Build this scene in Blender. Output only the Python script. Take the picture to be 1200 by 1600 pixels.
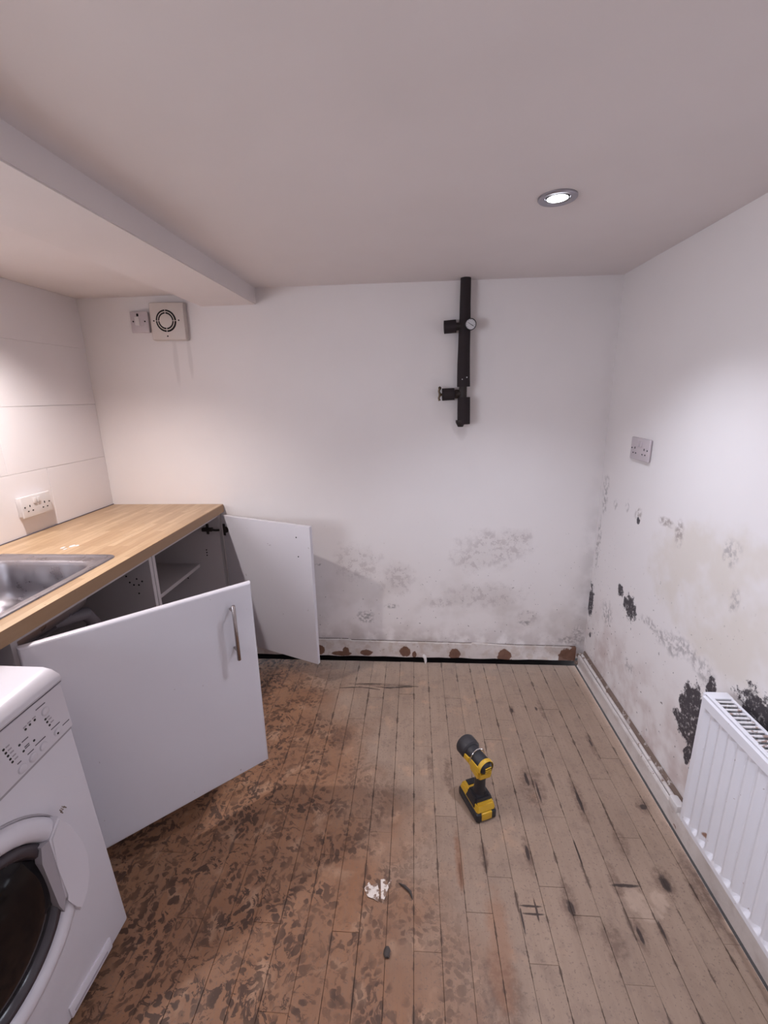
import bpy, bmesh, math, random
from mathutils import Vector, Matrix, Euler
random.seed(7)
for o in list(bpy.data.objects): bpy.data.objects.remove(o)
SC = bpy.context.scene
COL = SC.collection
PI = math.pi

# ------------------------------------------------------------------ room dimensions (metres)
D, XL, XR, H = 2.1575, -1.579, 0.8966, 1.902        # back wall, left wall, right wall, ceiling
HA, HB, XB, XB2 = 1.883, 1.832, -0.719, -0.980       # alcove ceiling, beam underside, beam sides
YF = -1.5                                            # wall behind the camera
ZW, XW = 0.896, -0.980                               # worktop top and front edge

# ------------------------------------------------------------------ camera
cam = bpy.data.cameras.new('camera'); cam.sensor_fit = 'HORIZONTAL'; cam.sensor_width = 36
cam.lens = 36 * 693.36 / 1200; cam.clip_start = 0.02
camo = bpy.data.objects.new('camera', cam); COL.objects.link(camo)
pi_, ya, ro = math.radians(14.804), math.radians(4.043), math.radians(-1.095)
fw = Vector((-math.sin(ya)*math.cos(pi_), math.cos(ya)*math.cos(pi_), -math.sin(pi_)))
r0 = Vector((math.cos(ya), math.sin(ya), 0)); u0 = r0.cross(fw)
rr = r0*math.cos(ro) + u0*math.sin(ro); uu = -r0*math.sin(ro) + u0*math.cos(ro)
camo.matrix_world = Matrix(((rr.x, uu.x, -fw.x, 0), (rr.y, uu.y, -fw.y, 0), (rr.z, uu.z, -fw.z, 1.4238), (0, 0, 0, 1)))
SC.camera = camo

# ------------------------------------------------------------------ world and exposure
w = bpy.data.worlds.new('world'); SC.world = w; w.use_nodes = True
w.node_tree.nodes['Background'].inputs[0].default_value = (0.80, 0.87, 1.0, 1)      # even overcast sky, seen through the window behind the camera
w.node_tree.nodes['Background'].inputs[1].default_value = 6.6
pl = bpy.data.lights.new('window_portal', 'AREA'); pl.shape = 'RECTANGLE'; pl.size = 0.8; pl.size_y = 1.5; pl.cycles.is_portal = True
plo = bpy.data.objects.new('window_portal', pl); COL.objects.link(plo); plo.location = (XL-0.09, -0.225, 1.36); plo.rotation_euler = (0, -PI/2, 0)
vs = SC.view_settings
vs.view_transform = 'Standard'; vs.look = 'None'; vs.gamma = 1; vs.use_curve_mapping = False
vs.exposure = 1.06
SC.cycles.glossy_bounces = 2; SC.cycles.transmission_bounces = 2; SC.cycles.transparent_max_bounces = 4; SC.cycles.max_bounces = 5; SC.cycles.diffuse_bounces = 3
SC.cycles.caustics_reflective = False; SC.cycles.caustics_refractive = False
COOL = (0.80, 0.86, 1.0); NEUT = (1.0, 0.94, 0.93)
LAMPS = {   # x, y, watts, colour
    'main_far':  (0.365, 1.324, 19, COOL),
    'main_near': (0.42, 0.30, 9, COOL),
    'main_left': (-0.38, -0.35, 2, NEUT),
    'alcove':    (-1.25, 1.325, 26, NEUT),
    'alcove_near': (-1.25, 0.30, 4, NEUT),  # unseen lamp, added for its light
}

# ------------------------------------------------------------------ node helpers
class NT:
    def __init__(s, name):
        s.m = bpy.data.materials.new(name); s.m.use_nodes = True
        s.t = s.m.node_tree; s.b = s.t.nodes['Principled BSDF']; s._pos = None
    def n(s, typ, **kw):
        nd = s.t.nodes.new(typ)
        for k, v in kw.items(): setattr(nd, k, v)
        return nd
    def put(s, sock, v):
        if isinstance(v, bpy.types.NodeSocket): s.t.links.new(v, sock)
        elif isinstance(v, (tuple, list)) and len(v) == 3 and sock.type == 'RGBA': sock.default_value = (*v, 1)
        else: sock.default_value = v
    def pos(s):
        if s._pos is None: s._pos = s.n('ShaderNodeNewGeometry').outputs['Position']
        return s._pos
    def xyz(s, v=None):
        nd = s.n('ShaderNodeSeparateXYZ'); s.put(nd.inputs[0], v or s.pos()); return nd.outputs
    def comb(s, x, y, z):
        nd = s.n('ShaderNodeCombineXYZ')
        for i, v in enumerate((x, y, z)): s.put(nd.inputs[i], v)
        return nd.outputs[0]
    def ma(s, op, a, b=0.0, c=None, clamp=False):
        nd = s.n('ShaderNodeMath', operation=op, use_clamp=clamp)
        s.put(nd.inputs[0], a); s.put(nd.inputs[1], b)
        if c is not None: s.put(nd.inputs[2], c)
        return nd.outputs[0]
    def vm(s, op, a, b=(0, 0, 0)):
        nd = s.n('ShaderNodeVectorMath', operation=op); s.put(nd.inputs[0], a); s.put(nd.inputs[1], b)
        return nd.outputs['Value'] if op in ('LENGTH', 'DOT_PRODUCT', 'DISTANCE') else nd.outputs[0]
    def noise(s, scale, vec=None, detail=3, rough=0.55, dist=0.0, col=False):
        nd = s.n('ShaderNodeTexNoise'); s.put(nd.inputs['Vector'], vec or s.pos())
        nd.inputs['Scale'].default_value = scale; nd.inputs['Detail'].default_value = detail
        nd.inputs['Roughness'].default_value = rough; nd.inputs['Distortion'].default_value = dist
        return nd.outputs['Color'] if col else nd.outputs['Fac']
    def ramp(s, v, a, b, lo=0.0, hi=1.0, smooth=True):
        nd = s.n('ShaderNodeMapRange', interpolation_type='SMOOTHSTEP' if smooth else 'LINEAR')
        s.put(nd.inputs[0], v); nd.inputs[1].default_value = a; nd.inputs[2].default_value = b
        nd.inputs[3].default_value = lo; nd.inputs[4].default_value = hi
        return nd.outputs[0]
    def mix(s, f, a, b, mode='MIX'):
        nd = s.n('ShaderNodeMix', data_type='RGBA', blend_type=mode)
        s.put(nd.inputs[0], f); s.put(nd.inputs[6], a); s.put(nd.inputs[7], b)
        return nd.outputs[2]
    def blots(s, lst, wob, amt=0.6, soft=0.35):
        """max of soft ellipsoids (centre, radii) with a shared noise vector bending their edges"""
        out = None
        off = s.vm('SCALE', s.vm('SUBTRACT', wob, (0.5, 0.5, 0.5))); off.node.inputs['Scale'].default_value = 2*amt
        for c, r in lst:
            q = s.vm('MULTIPLY', s.vm('SUBTRACT', s.pos(), c), tuple(1/k for k in r))
            m = s.ramp(s.vm('LENGTH', s.vm('ADD', q, off)), 1+soft, 1-soft)
            out = m if out is None else s.ma('MAXIMUM', out, m)
        return out
    def fin(s, col, rough=0.5, metal=0.0, bump=None, bstr=0.2, bdist=0.002, spec=0.5):
        s.put(s.b.inputs['Base Color'], col); s.put(s.b.inputs['Roughness'], rough)
        s.b.inputs['Metallic'].default_value = metal; s.b.inputs['Specular IOR Level'].default_value = spec
        if bump is not None:
            bn = s.n('ShaderNodeBump'); bn.inputs['Strength'].default_value = bstr; bn.inputs['Distance'].default_value = bdist
            s.put(bn.inputs['Height'], bump); s.put(s.b.inputs['Normal'], bn.outputs[0])
        return s.m

def plain(name, col, rough=0.5, metal=0.0, spec=0.5, var=0.06, sc=14, bstr=0.0):
    t = NT(name); f = t.noise(sc, detail=4)
    c = t.mix(f, tuple(k*(1-var) for k in col), tuple(min(1, k*(1+var)) for k in col))
    return t.fin(c, rough, metal, t.noise(260) if bstr else None, bstr, 0.001, spec)

PAINT = (0.86, 0.80, 0.79)
def plaster(name, base=PAINT, dirt=None):
    t = NT(name)
    c = t.mix(t.noise(3.0, detail=2), tuple(k*0.965 for k in base), tuple(min(1, k*1.03) for k in base))
    if dirt: c = dirt(t, c)
    return t.fin(c, 0.62, 0, t.noise(16, detail=0) if name.startswith(('damp', 'mouldy')) else None, 0.28, 0.005, 0.3)

def dirt_back(t, c):
    X, Y, Z = t.xyz()
    wob = t.noise(16, detail=4, col=True)
    low = t.ramp(Z, 0.70, 0.10)
    cloud = t.ramp(t.noise(5.5, detail=3), 0.42, 0.68)
    c = t.mix(t.ma('MULTIPLY', t.ma('MULTIPLY', low, cloud), 0.50), c, (0.50, 0.43, 0.39))
    y = D
    peel = t.blots([((0.40, y, 0.655), (0.15, .1, 0.085)), ((0.30, y, 0.60), (0.10, .1, 0.06)), ((0.52, y, 0.72), (0.07, .1, 0.04)),
                    ((-0.09, y, 0.49), (0.075, .1, 0.075)), ((-0.30, y, 0.58), (0.10, .1, 0.09)), ((0.60, y, 0.275), (0.055, .1, 0.035)),
                    ((0.36, y, 0.40), (0.17, .1, 0.06)), ((0.15, y, 0.36), (0.08, .1, 0.03))], wob, 0.8, 0.5)
    frag = t.ramp(t.noise(30, detail=5, rough=0.75), 0.50, 0.57)
    c = t.mix(t.ma('MULTIPLY', t.ma('MULTIPLY', peel, frag), 0.50), c, (0.50, 0.43, 0.43))
    c = t.mix(t.ma('MULTIPLY', peel, 0.20), c, (0.52, 0.45, 0.42))
    dark = t.blots([((0.80, y, 0.148), (0.045, .1, 0.018)), ((0.865, y, 0.17), (0.03, .1, 0.06)), ((0.585, y, 0.245), (0.03, .1, 0.012)),
                    ((-0.50, y, 0.565), (0.018, .1, 0.006)), ((-0.26, y, 0.27), (0.04, .1, 0.03)), ((-0.12, y, 0.33), (0.035, .1, 0.012))], wob, 0.9, 0.45)
    dark = t.ma('MULTIPLY', dark, t.ramp(t.noise(70, detail=3), 0.40, 0.60))
    c = t.mix(t.ma('MULTIPLY', dark, 0.6), c, (0.22, 0.19, 0.19))
    spk = t.ma('MULTIPLY', t.ramp(t.noise(75, detail=1), 0.735, 0.77), t.ramp(Z, 0.95, 0.2))
    c = t.mix(t.ma('MULTIPLY', spk, 0.75), c, (0.20, 0.16, 0.15))
    foot = t.ma('MULTIPLY', t.ramp(Z, 0.26, 0.11), t.ramp(t.noise(14, detail=3), 0.34, 0.6))
    c = t.mix(t.ma('MULTIPLY', foot, 0.45), c, (0.40, 0.32, 0.30))
    # faint water marks below the extractor fan and the drip mark under the pipe
    drip = t.blots([((-1.13, y, 1.60), (0.012, .1, 0.10)), ((-1.06, y, 1.61), (0.010, .1, 0.09)), ((0.225, y, 1.245), (0.022, .1, 0.035))], wob, 0.3, 0.4)
    c = t.mix(t.ma('MULTIPLY', drip, 0.22), c, (0.48, 0.42, 0.41))
    corner = t.ma('MULTIPLY', t.ramp(X, 0.80, 0.895), t.ramp(t.noise(11, detail=2), 0.35, 0.65))  # blotchy grey towards the right corner, stronger low down
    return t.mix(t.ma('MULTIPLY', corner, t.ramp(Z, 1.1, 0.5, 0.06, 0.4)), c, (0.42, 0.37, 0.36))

def dirt_right(t, c):
    X, Y, Z = t.xyz(); x = XR
    wob = t.noise(15, detail=4, col=True)
    cream = t.ma('MULTIPLY', t.blots([((x, 1.20, 0.82), (.1, 0.42, 0.21)), ((x, 0.8, 0.8), (.1, 0.4, 0.25))], wob, 0.25, 0.18), t.ramp(t.noise(7, detail=3), 0.25, 0.6))
    c = t.mix(t.ma('MULTIPLY', cream, 0.42), c, (0.66, 0.56, 0.44))
    low = t.ma('MULTIPLY', t.ramp(Z, 0.55, 0.12), t.ramp(t.noise(8, detail=3), 0.36, 0.66))
    c = t.mix(t.ma('MULTIPLY', low, 0.62), c, (0.50, 0.36, 0.33))
    mild = t.blots([((x, 1.52, 0.55), (.1, 0.04, 0.025)), ((x, 1.45, 0.56), (.1, 0.05, 0.035)), ((x, 1.40, 0.585), (.1, 0.04, 0.03)), ((x, 1.34, 0.59), (.1, 0.05, 0.03)), ((x, 1.27, 0.57), (.1, 0.045, 0.035)),
                    ((x, 1.60, 0.56), (.1, 0.05, 0.02)), ((x, 1.985, 0.93), (.1, 0.018, 0.022)), ((x, 1.88, 0.957), (.1, 0.016, 0.025)), ((x, 1.70, 0.30), (.1, 0.04, 0.03)), ((x, 1.20, 0.845), (.1, 0.018, 0.03)),
                    ((x, 2.10, 0.95), (.1, 0.03, 0.07)), ((x, 2.12, 0.70), (.1, 0.02, 0.12)), ((x, 1.25, 0.97), (.1, 0.03, 0.035)), ((x, 1.95, 0.42), (.1, 0.05, 0.05))], wob, 1.0, 0.5)
    c = t.mix(t.ma('MULTIPLY', t.ma('MULTIPLY', mild, t.ramp(t.noise(48, detail=4), 0.40, 0.62)), 0.6), c, (0.30, 0.26, 0.26))
    tan = t.blots([((x, 1.585, 0.965), (.1, 0.05, 0.016)), ((x, 1.50, 0.955), (.1, 0.022, 0.045)), ((x, 1.778, 0.94), (.1, 0.028, 0.025))], wob, 0.9, 0.4)
    c = t.mix(t.ma('MULTIPLY', t.ma('MULTIPLY', tan, t.ramp(t.noise(60, detail=3), 0.35, 0.6)), 0.75), c, (0.36, 0.29, 0.26))
    wob2 = t.noise(26, detail=5, rough=0.75, col=True)
    black = t.blots([((x, 2.135, 0.385), (.1, 0.035, 0.085)), ((x, 1.850, 0.580), (.1, 0.028, 0.030)), ((x, 1.745, 0.545), (.1, 0.042, 0.050)), ((x, 1.795, 0.545), (.1, 0.018, 0.028)),
                     ((x, 1.25, 0.40), (.1, 0.085, 0.10)), ((x, 1.30, 0.335), (.1, 0.055, 0.04)), ((x, 1.20, 0.33), (.1, 0.08, 0.09)), ((x, 1.03, 0.58), (.1, 0.095, 0.075)),
                     ((x, 1.225, 0.545), (.1, 0.022, 0.035)), ((x, 2.10, 0.215), (.1, 0.012, 0.014)), ((x, 1.775, 0.915), (.1, 0.012, 0.016)), ((x, 1.335, 0.405), (.1, .03, .03)), ((x, 1.33, .345), (.1, .045, .022)), ((x, 1.29, .44), (.1, .06, .055)), ((x, 1.27, .27), (.1, .02, .045))], wob2, 1.25, 0.12)
    black = t.ma('MULTIPLY', black, t.ramp(t.noise(80, detail=4, rough=0.75), 0.26, 0.47))
    c = t.mix(t.ma('MULTIPLY', black, 0.95), c, (0.030, 0.022, 0.030))
    spk = t.ma('MULTIPLY', t.ramp(t.noise(70, detail=1), 0.72, 0.76), t.ramp(Z, 1.0, 0.3))
    return t.mix(t.ma('MULTIPLY', spk, 0.8), c, (0.17, 0.13, 0.12))

def ceil_dirt(t, c):
    m = t.ramp(t.noise(2.2, detail=3), 0.35, 0.7)
    return t.mix(t.ma('MULTIPLY', m, 0.10), c, (0.62, 0.54, 0.50))

BOARD, BX0 = 0.0745, -0.003
K_SOFT = [(.438, 1.376, .042, .085), (.44, 1.37, .03, .06), (.745, 1.051, .028, .045), (.444, .977, .022, .07), (.838, 1.02, .03, .12), (.591, 1.322, .018, .10), (.14, 1.09, .008, .10), (.219, 1.10, .014, .045),
          (.36, 1.114, .014, .06), (.061, 1.438, .012, .06), (.129, 1.411, .016, .07), (.671, 1.172, .02, .05), (.213, .76, .05, .09), (.588, 1.80, .012, .06), (.45, 1.785, .012, .03),
          (.735, 1.584, .012, .07), (.806, 1.306, .022, .03), (.608, .91, .014, .05), (.672, .929, .010, .05), (-.186, 1.95, .16, .012), (.53, .885, .03, .05), (-.311, 1.591, .05, .06), (.60, 1.05, .016, .05)]
K_CORE = [(.745, 1.047, .013, .024), (.444, .965, .009, .02), (.425, 1.405, .006, .03), (.455, 1.35, .004, .04), (.591, 1.32, .006, .05), (.45, 1.785, .006, .014), (.564, 1.80, .006, .012), (.672, .925, .004, .03), (.608, .91, .005, .02),
          (.36, 1.118, .006, .025), (.14, 1.05, .004, .03), (.625, 1.035, .04, .005), (.806, 1.306, .011, .012), (.735, 1.6, .004, .02), (.52, 1.13, .003, .05), (.30, .93, .003, .03), (.33, .965, .03, .003), (.335, .945, .028, .003), (.345, .955, .003, .03)]
K_PALE = [(.636, 1.0, .03, .03), (.70, .994, .022, .03), (.66, .96, .03, .02), (.86, .945, .016, .02)]
K_ORNG = [(.229, .89, .03, .10), (.14, 1.09, .012, .09), (.22, .80, .03, .08)]
def floor_mat(k):
    """one board column: only the stains that lie on these boards are in its material"""
    t = NT('old_floorboards'); X, Y, Z = t.xyz(); xc = BX0+(k+.5)*BOARD
    oi = t.n('ShaderNodeObjectInfo').outputs['Random']
    gv = t.comb(t.ma('MULTIPLY', X, 9.0), t.ma('MULTIPLY', Y, 0.9), t.ma('MULTIPLY', oi, 7.0))
    grain = t.noise(7, gv, detail=4, rough=0.6)
    patch = t.noise(4.5, detail=3)
    # painted grey-beige on the right, worn bare wood on the left (trodden by boots), its brown reddened and darkened for the dim light there
    c = t.mix(patch, (0.28, 0.19, 0.137), (0.43, 0.305, 0.23))
    c = t.mix(t.ma('MULTIPLY', t.ramp(t.noise(17, detail=5, rough=0.7), 0.50, 0.64), 0.42), c, (0.24, 0.165, 0.13))
    if k <= 5:
        edge = t.ma('ADD', t.ma('ADD', X, t.ma('MULTIPLY', Y, 0.47)), t.ma('MULTIPLY', t.ma('SUBTRACT', patch, 0.5), 0.55))
        wood = t.mix(t.noise(6.5, detail=4), (0.18, 0.074, 0.036), (0.39, 0.195, 0.105))
        c = t.mix(t.ramp(edge, 0.66, 0.26), c, wood)
        c = t.mix(t.ma('MULTIPLY', t.ramp(t.noise(11, detail=3), 0.56, 0.7), 0.5), c, (0.52, 0.32, 0.21))
    c = t.mix(t.ramp(grain, 0.35, 0.7, 0.0, 0.22), c, (0.22, 0.14, 0.10))
    c = t.mix(t.ramp(oi, 0, 1, 0.0, 0.13), c, (0.20, 0.14, 0.11))
    c = t.mix(t.ma('MULTIPLY', t.ramp(t.noise(120, detail=2, rough=0.7), 0.58, 0.68), 0.5), c, (0.16, 0.11, 0.09))
    if k <= 5:      # boot prints: clusters of dark tread blots and smears
        wn = t.vm('SCALE', t.noise(5, detail=2, col=True)); wn.node.inputs['Scale'].default_value = 0.12
        wv = t.vm('ADD', t.pos(), wn)
        vor = t.n('ShaderNodeTexVoronoi', feature='F1'); vor.inputs['Scale'].default_value = 44; vor.inputs['Randomness'].default_value = 0.9
        t.put(vor.inputs['Vector'], t.vm('ADD', wv, t.vm('MULTIPLY', t.noise(60, detail=1, col=True), (.02, .02, 0))))
        tread = t.ramp(vor.outputs['Distance'], 0.47, 0.36)
        smear = t.ramp(t.noise(36, wv, detail=4, rough=0.7, dist=0.9), 0.53, 0.57)
        where = t.ramp(t.noise(7.0, detail=3), 0.40, 0.54)
        zone = t.ramp(edge, 0.70, 0.22)
        zone2 = t.ramp(t.ma('ADD', X, t.ma('MULTIPLY', Y, 0.25)), 0.10, -0.20)
        prints = t.ma('MULTIPLY', t.ma('MAXIMUM', t.ma('MULTIPLY', tread, where), t.ma('MULTIPLY', smear, t.ma('MAXIMUM', t.ma('MULTIPLY', where, 0.75), zone2))), zone)
        c = t.mix(t.ma('MULTIPLY', t.ma('MULTIPLY', prints, t.ramp(t.noise(9, detail=3), 0.3, 0.60, 0.45, 1.0)), 0.92), c, t.mix(patch, (0.040, 0.019, 0.012), (0.085, 0.045, 0.032)))
    sel = lambda L: [((x, y, 0.0), (rx, ry, .5)) for x, y, rx, ry in L if abs(x-xc) < rx*1.8+BOARD/2]
    wob = None
    for L, amt, soft, f, col in ((K_SOFT, .75, .32, .58, (0.12, 0.068, 0.05)), (K_CORE, .7, .3, .9, (0.035, 0.022, 0.02)), (K_PALE, 1.1, .25, .38, (0.60, 0.44, 0.34)), (K_ORNG, .8, .5, .45, (0.30, 0.13, 0.065))):
        S = sel(L)
        if S:
            if wob is None: wob = t.noise(30, detail=5, rough=0.7, col=True)
            mk_ = t.blots(S, wob, amt, soft)
            if L is K_SOFT: mk_ = t.ma('MULTIPLY', mk_, t.ramp(t.noise(48, detail=3, rough=0.7), 0.34, 0.60, 0.25, 1.0))
            c = t.mix(t.ma('MULTIPLY', mk_, f), c, col)
    # grime gathered in the joints
    dj = t.ma('SUBTRACT', BOARD/2, t.ma('ABSOLUTE', t.ma('SUBTRACT', X, xc)))
    gn = t.noise(11, t.comb(X, t.ma('MULTIPLY', Y, 1.2), 0.0), detail=4, rough=0.6)
    wid = t.ramp(gn, 0.50, 0.74, 0.0005, 0.013)
    c = t.mix(t.ma('MULTIPLY', t.ramp(t.ma('DIVIDE', dj, wid), 1.0, 0.2), 0.70), c, (0.075, 0.045, 0.034))
    return t.fin(c, t.ramp(patch, 0.3, 0.7, 0.45, 0.66), 0, grain, 0.35, 0.003, 0.35)

def worktop_mat():
    t = NT('beech_block_laminate'); X, Y, Z = t.xyz()
    br = t.n('ShaderNodeTexBrick', offset=0.37, offset_frequency=2)
    t.put(br.inputs['Vector'], t.comb(Y, X, 0.0))
    br.inputs['Color1'].default_value = (0.58, 0.405, 0.25, 1); br.inputs['Color2'].default_value = (0.42, 0.265, 0.15, 1); br.inputs['Mortar'].default_value = (0.36, 0.22, 0.12, 1)
    br.inputs['Scale'].default_value = 1; br.inputs['Mortar Size'].default_value = 0.0006; br.inputs['Brick Width'].default_value = 0.30; br.inputs['Row Height'].default_value = 0.028
    g = t.noise(6, t.comb(t.ma('MULTIPLY', X, 22.0), t.ma('MULTIPLY', Y, 1.6), t.ma('MULTIPLY', Z, 14.0)), detail=5, rough=0.62)
    c = t.mix(t.ramp(g, 0.35, 0.7, 0, 0.45), br.outputs['Color'], (0.32, 0.185, 0.10))
    c = t.mix(t.ma('MULTIPLY', t.ramp(t.noise(60, detail=2), 0.7, 0.76), 0.5), c, (0.25, 0.13, 0.07))
    return t.fin(c, 0.36, 0, g, 0.05, 0.001, 0.5)

def chipped(name, seed=0.0, lowz=None, chip_col=(0.20, 0.105, 0.07), amt=0.56):
    """old white gloss paint, knocked off in flakes"""
    t = NT(name); v = t.vm('ADD', t.pos(), (seed, seed, 0))
    c = t.mix(t.noise(8, v, detail=4), (0.62, 0.55, 0.52), (0.76, 0.70, 0.68))
    c = t.mix(t.ma('MULTIPLY', t.ramp(t.noise(13, v, detail=5), 0.45, 0.7), 0.45), c, (0.44, 0.36, 0.32))
    ch = t.ramp(t.noise(30, v, detail=5, rough=0.7), amt, amt+0.03)
    if lowz is not None: ch = t.ma('MULTIPLY', ch, t.ramp(t.xyz()[2], lowz+0.03, lowz))
    c = t.mix(ch, c, chip_col)
    return t, c

M = {}
M['ceil'] = plaster('ceiling_paint', (0.86, 0.79, 0.78), ceil_dirt)
M['back'] = plaster('damp_plaster_back', PAINT, dirt_back)
M['right'] = plaster('mouldy_plaster_right', PAINT, dirt_right)
M['left'] = plaster('left_wall_paint', (0.85, 0.79, 0.785))
M['tile'] = plaster('painted_tile', (0.85, 0.79, 0.79))
M['void'] = plain('dark_void', (0.012, 0.009, 0.008), 0.95)
M['dirt'] = plain('packed_dirt', (0.055, 0.036, 0.028), 0.95)
M['worktop'] = worktop_mat()
def glossy_white(name, base, rough, scuff=0.5):
    t = NT(name)
    c = t.mix(t.noise(4, detail=3), tuple(k*0.97 for k in base), base)
    c = t.mix(t.ma('MULTIPLY', t.ramp(t.noise(42, detail=2), 0.755, 0.78), scuff), c, (0.28, 0.22, 0.22))
    return t.fin(c, rough, 0, None, 0.03, 0.01, 0.45)
M['gloss'] = glossy_white('white_gloss_door', (0.70, 0.665, 0.71), 0.22)
M['carcass'] = glossy_white('shaded_white_melamine', (0.52, 0.47, 0.48), 0.42, 0.15)  # white panels darkened all over to carry the shade inside the cabinets
M['enamel'] = glossy_white('white_enamel', (0.68, 0.635, 0.675), 0.28, 0.4)
M['wmplastic'] = glossy_white('white_appliance_plastic', (0.67, 0.62, 0.66), 0.34, 0.1)
M['wmgroove'] = plain('grey_groove', (0.36, 0.32, 0.34), 0.5)
M['black'] = plain('black_plastic', (0.012, 0.011, 0.012), 0.4)
M['print'] = plain('dark_print', (0.10, 0.08, 0.10), 0.6)
M['greyprint'] = plain('grey_print', (0.40, 0.35, 0.38), 0.6)
M['glass'] = plain('dark_door_glass', (0.006, 0.005, 0.006), 0.12, 0, 0.25)
M['bezel'] = plain('dark_grey_bezel', (0.045, 0.035, 0.042), 0.25)
M['white'] = plain('white_plastic', (0.74, 0.69, 0.68), 0.35, var=0.03)
M['oldwhite'] = plain('yellowed_plastic', (0.66, 0.58, 0.54), 0.4, var=0.05)
M['greyplate'] = plain('greyed_plastic', (0.58, 0.50, 0.52), 0.42, var=0.05)
M['hole'] = plain('hole_black', (0.01, 0.008, 0.008), 0.9)
M['chrome'] = plain('chrome', (0.75, 0.73, 0.74), 0.16, 1.0)
M['nickel'] = plain('brushed_nickel', (0.42, 0.37, 0.36), 0.26, 1.0)
def steel():
    t = NT('stainless_steel')
    c = t.mix(t.noise(7, detail=4), (0.36, 0.335, 0.36), (0.47, 0.445, 0.47))
    X, Y, Z = t.xyz(); g = t.noise(40, t.comb(X, t.ma('MULTIPLY', Y, 8.0), Z), detail=3)
    return t.fin(c, t.ramp(t.noise(18, detail=4), 0.3, 0.7, 0.24, 0.42), 1.0, g, 0.06, 0.001)
M['steel'] = steel()
M['foam'] = plain('black_pipe_foam', (0.027, 0.019, 0.021), 0.75, 0, 0.3, bstr=0.3)
M['darkmetal'] = plain('dark_bronze_metal', (0.028, 0.020, 0.018), 0.5, 0.3)
M['brass'] = plain('dull_dark_brass', (0.10, 0.065, 0.04), 0.4, 0.8)
M['dial'] = plain('gauge_dial', (0.68, 0.66, 0.68), 0.35, var=0.02)
M['yellow'] = plain('yellow_tool_plastic', (0.62, 0.36, 0.025), 0.38)
M['rubber'] = plain('black_rubber', (0.018, 0.016, 0.02), 0.5)
M['greyrub'] = plain('grey_rubber', (0.032, 0.028, 0.032), 0.55)
t = NT('torn_paper'); M['paper'] = t.fin(t.mix(t.ramp(t.noise(75, detail=3), 0.47, 0.56), (0.78, 0.68, 0.62), (0.27, 0.17, 0.125)), 0.8)
M['splinter'] = plain('dark_splinter', (0.06, 0.045, 0.04), 0.7)
M['hose'] = plain('grey_waste_hose', (0.16, 0.14, 0.16), 0.5)
M['alu'] = plain('satin_aluminium_ring', (0.40, 0.38, 0.42), 0.35, 0.9)
t, c = chipped('back_skirting_paint', 0.3, None, amt=0.67)
X, Y, Z = t.xyz(); wob = t.noise(60, detail=3, col=True)
holes = t.blots([((-0.523, 2.14, 0.072), (.030, .3, .030)), ((-.40, 2.14, 0.052), (.055, .3, .015)), ((-.375, 2.14, 0.068), (.018, .3, .025)), ((-.263, 2.14, 0.060), (.035, .3, .018)), ((-.051, 2.14, 0.072), (.030, .3, .030)), ((-.0, 2.14, 0.055), (.012, .3, .02)),
                 ((.217, 2.14, 0.062), (.030, .3, .034)), ((.481, 2.14, 0.055), (.037, .3, .042)), ((.80, 2.14, 0.062), (.038, .3, .045)), ((.85, 2.14, 0.080), (.035, .3, .05))], wob, 0.32, 0.08)
c = t.mix(t.ma('MULTIPLY', t.ramp(t.noise(20, detail=4), 0.48, 0.62), 0.45), c, (0.50, 0.38, 0.31))
c = t.mix(holes, c, t.mix(t.noise(45), (0.12, 0.055, 0.036), (0.24, 0.125, 0.085)))
M['skirt_back'] = t.fin(c, 0.6, 0, t.noise(40), 0.3, 0.004)
t, c = chipped('right_skirting_paint', 1.7, None, amt=0.66); M['skirt_right'] = t.fin(c, 0.55, 0, t.noise(40), 0.3, 0.004)
t, c = chipped('flaking_pipe_paint', 4.1, None, (0.26, 0.18, 0.14), 0.60); M['flaky'] = t.fin(c, 0.55, 0, t.noise(60), 0.4, 0.004)
t, c = chipped('bare_stained_timber', 2.2, None, (0.13, 0.08, 0.06), 0.40); M['timber'] = t.fin(t.mix(0.5, c, (0.24, 0.175, 0.14)), 0.7)
t = NT('radiator_enamel'); c = t.mix(t.noise(5), (0.78, 0.755, 0.80), (0.82, 0.79, 0.83))
c = t.mix(t.blots([((0.797, 1.018, 0.222), (.05, .006, .009))], t.noise(90, col=True), 0.5, 0.3), c, (0.30, 0.17, 0.12))
c = t.mix(t.ma('MULTIPLY', t.ramp(t.noise(75, detail=1), 0.76, 0.78), 0.6), c, (0.35, 0.25, 0.22))
M['rad'] = t.fin(c, 0.30)
t = NT('radiator_grille_enamel'); c = t.mix(t.ramp(t.noise(60, detail=3), 0.52, 0.62), (0.76, 0.72, 0.73), (0.34, 0.24, 0.21)); M['grille'] = t.fin(c, 0.45)
M['paving'] = plain('pale_paving', (0.42, 0.40, 0.37), 0.8)
t = NT('window_glass'); tr = t.n('ShaderNodeBsdfTransparent'); gl = t.n('ShaderNodeBsdfGlossy'); gl.inputs['Roughness'].default_value = 0.02; mx = t.n('ShaderNodeMixShader'); mx.inputs[0].default_value = 0.06
t.t.links.new(tr.outputs[0], mx.inputs[1]); t.t.links.new(gl.outputs[0], mx.inputs[2]); t.t.links.new(mx.outputs[0], t.t.nodes['Material Output'].inputs['Surface']); M['pane'] = t.m
t = NT('led_lens'); t.b.inputs['Base Color'].default_value = (0.9, 0.9, 0.9, 1); t.b.inputs['Emission Color'].default_value = (0.90, 0.96, 1, 1); t.b.inputs['Emission Strength'].default_value = 14; M['led'] = t.m

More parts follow.
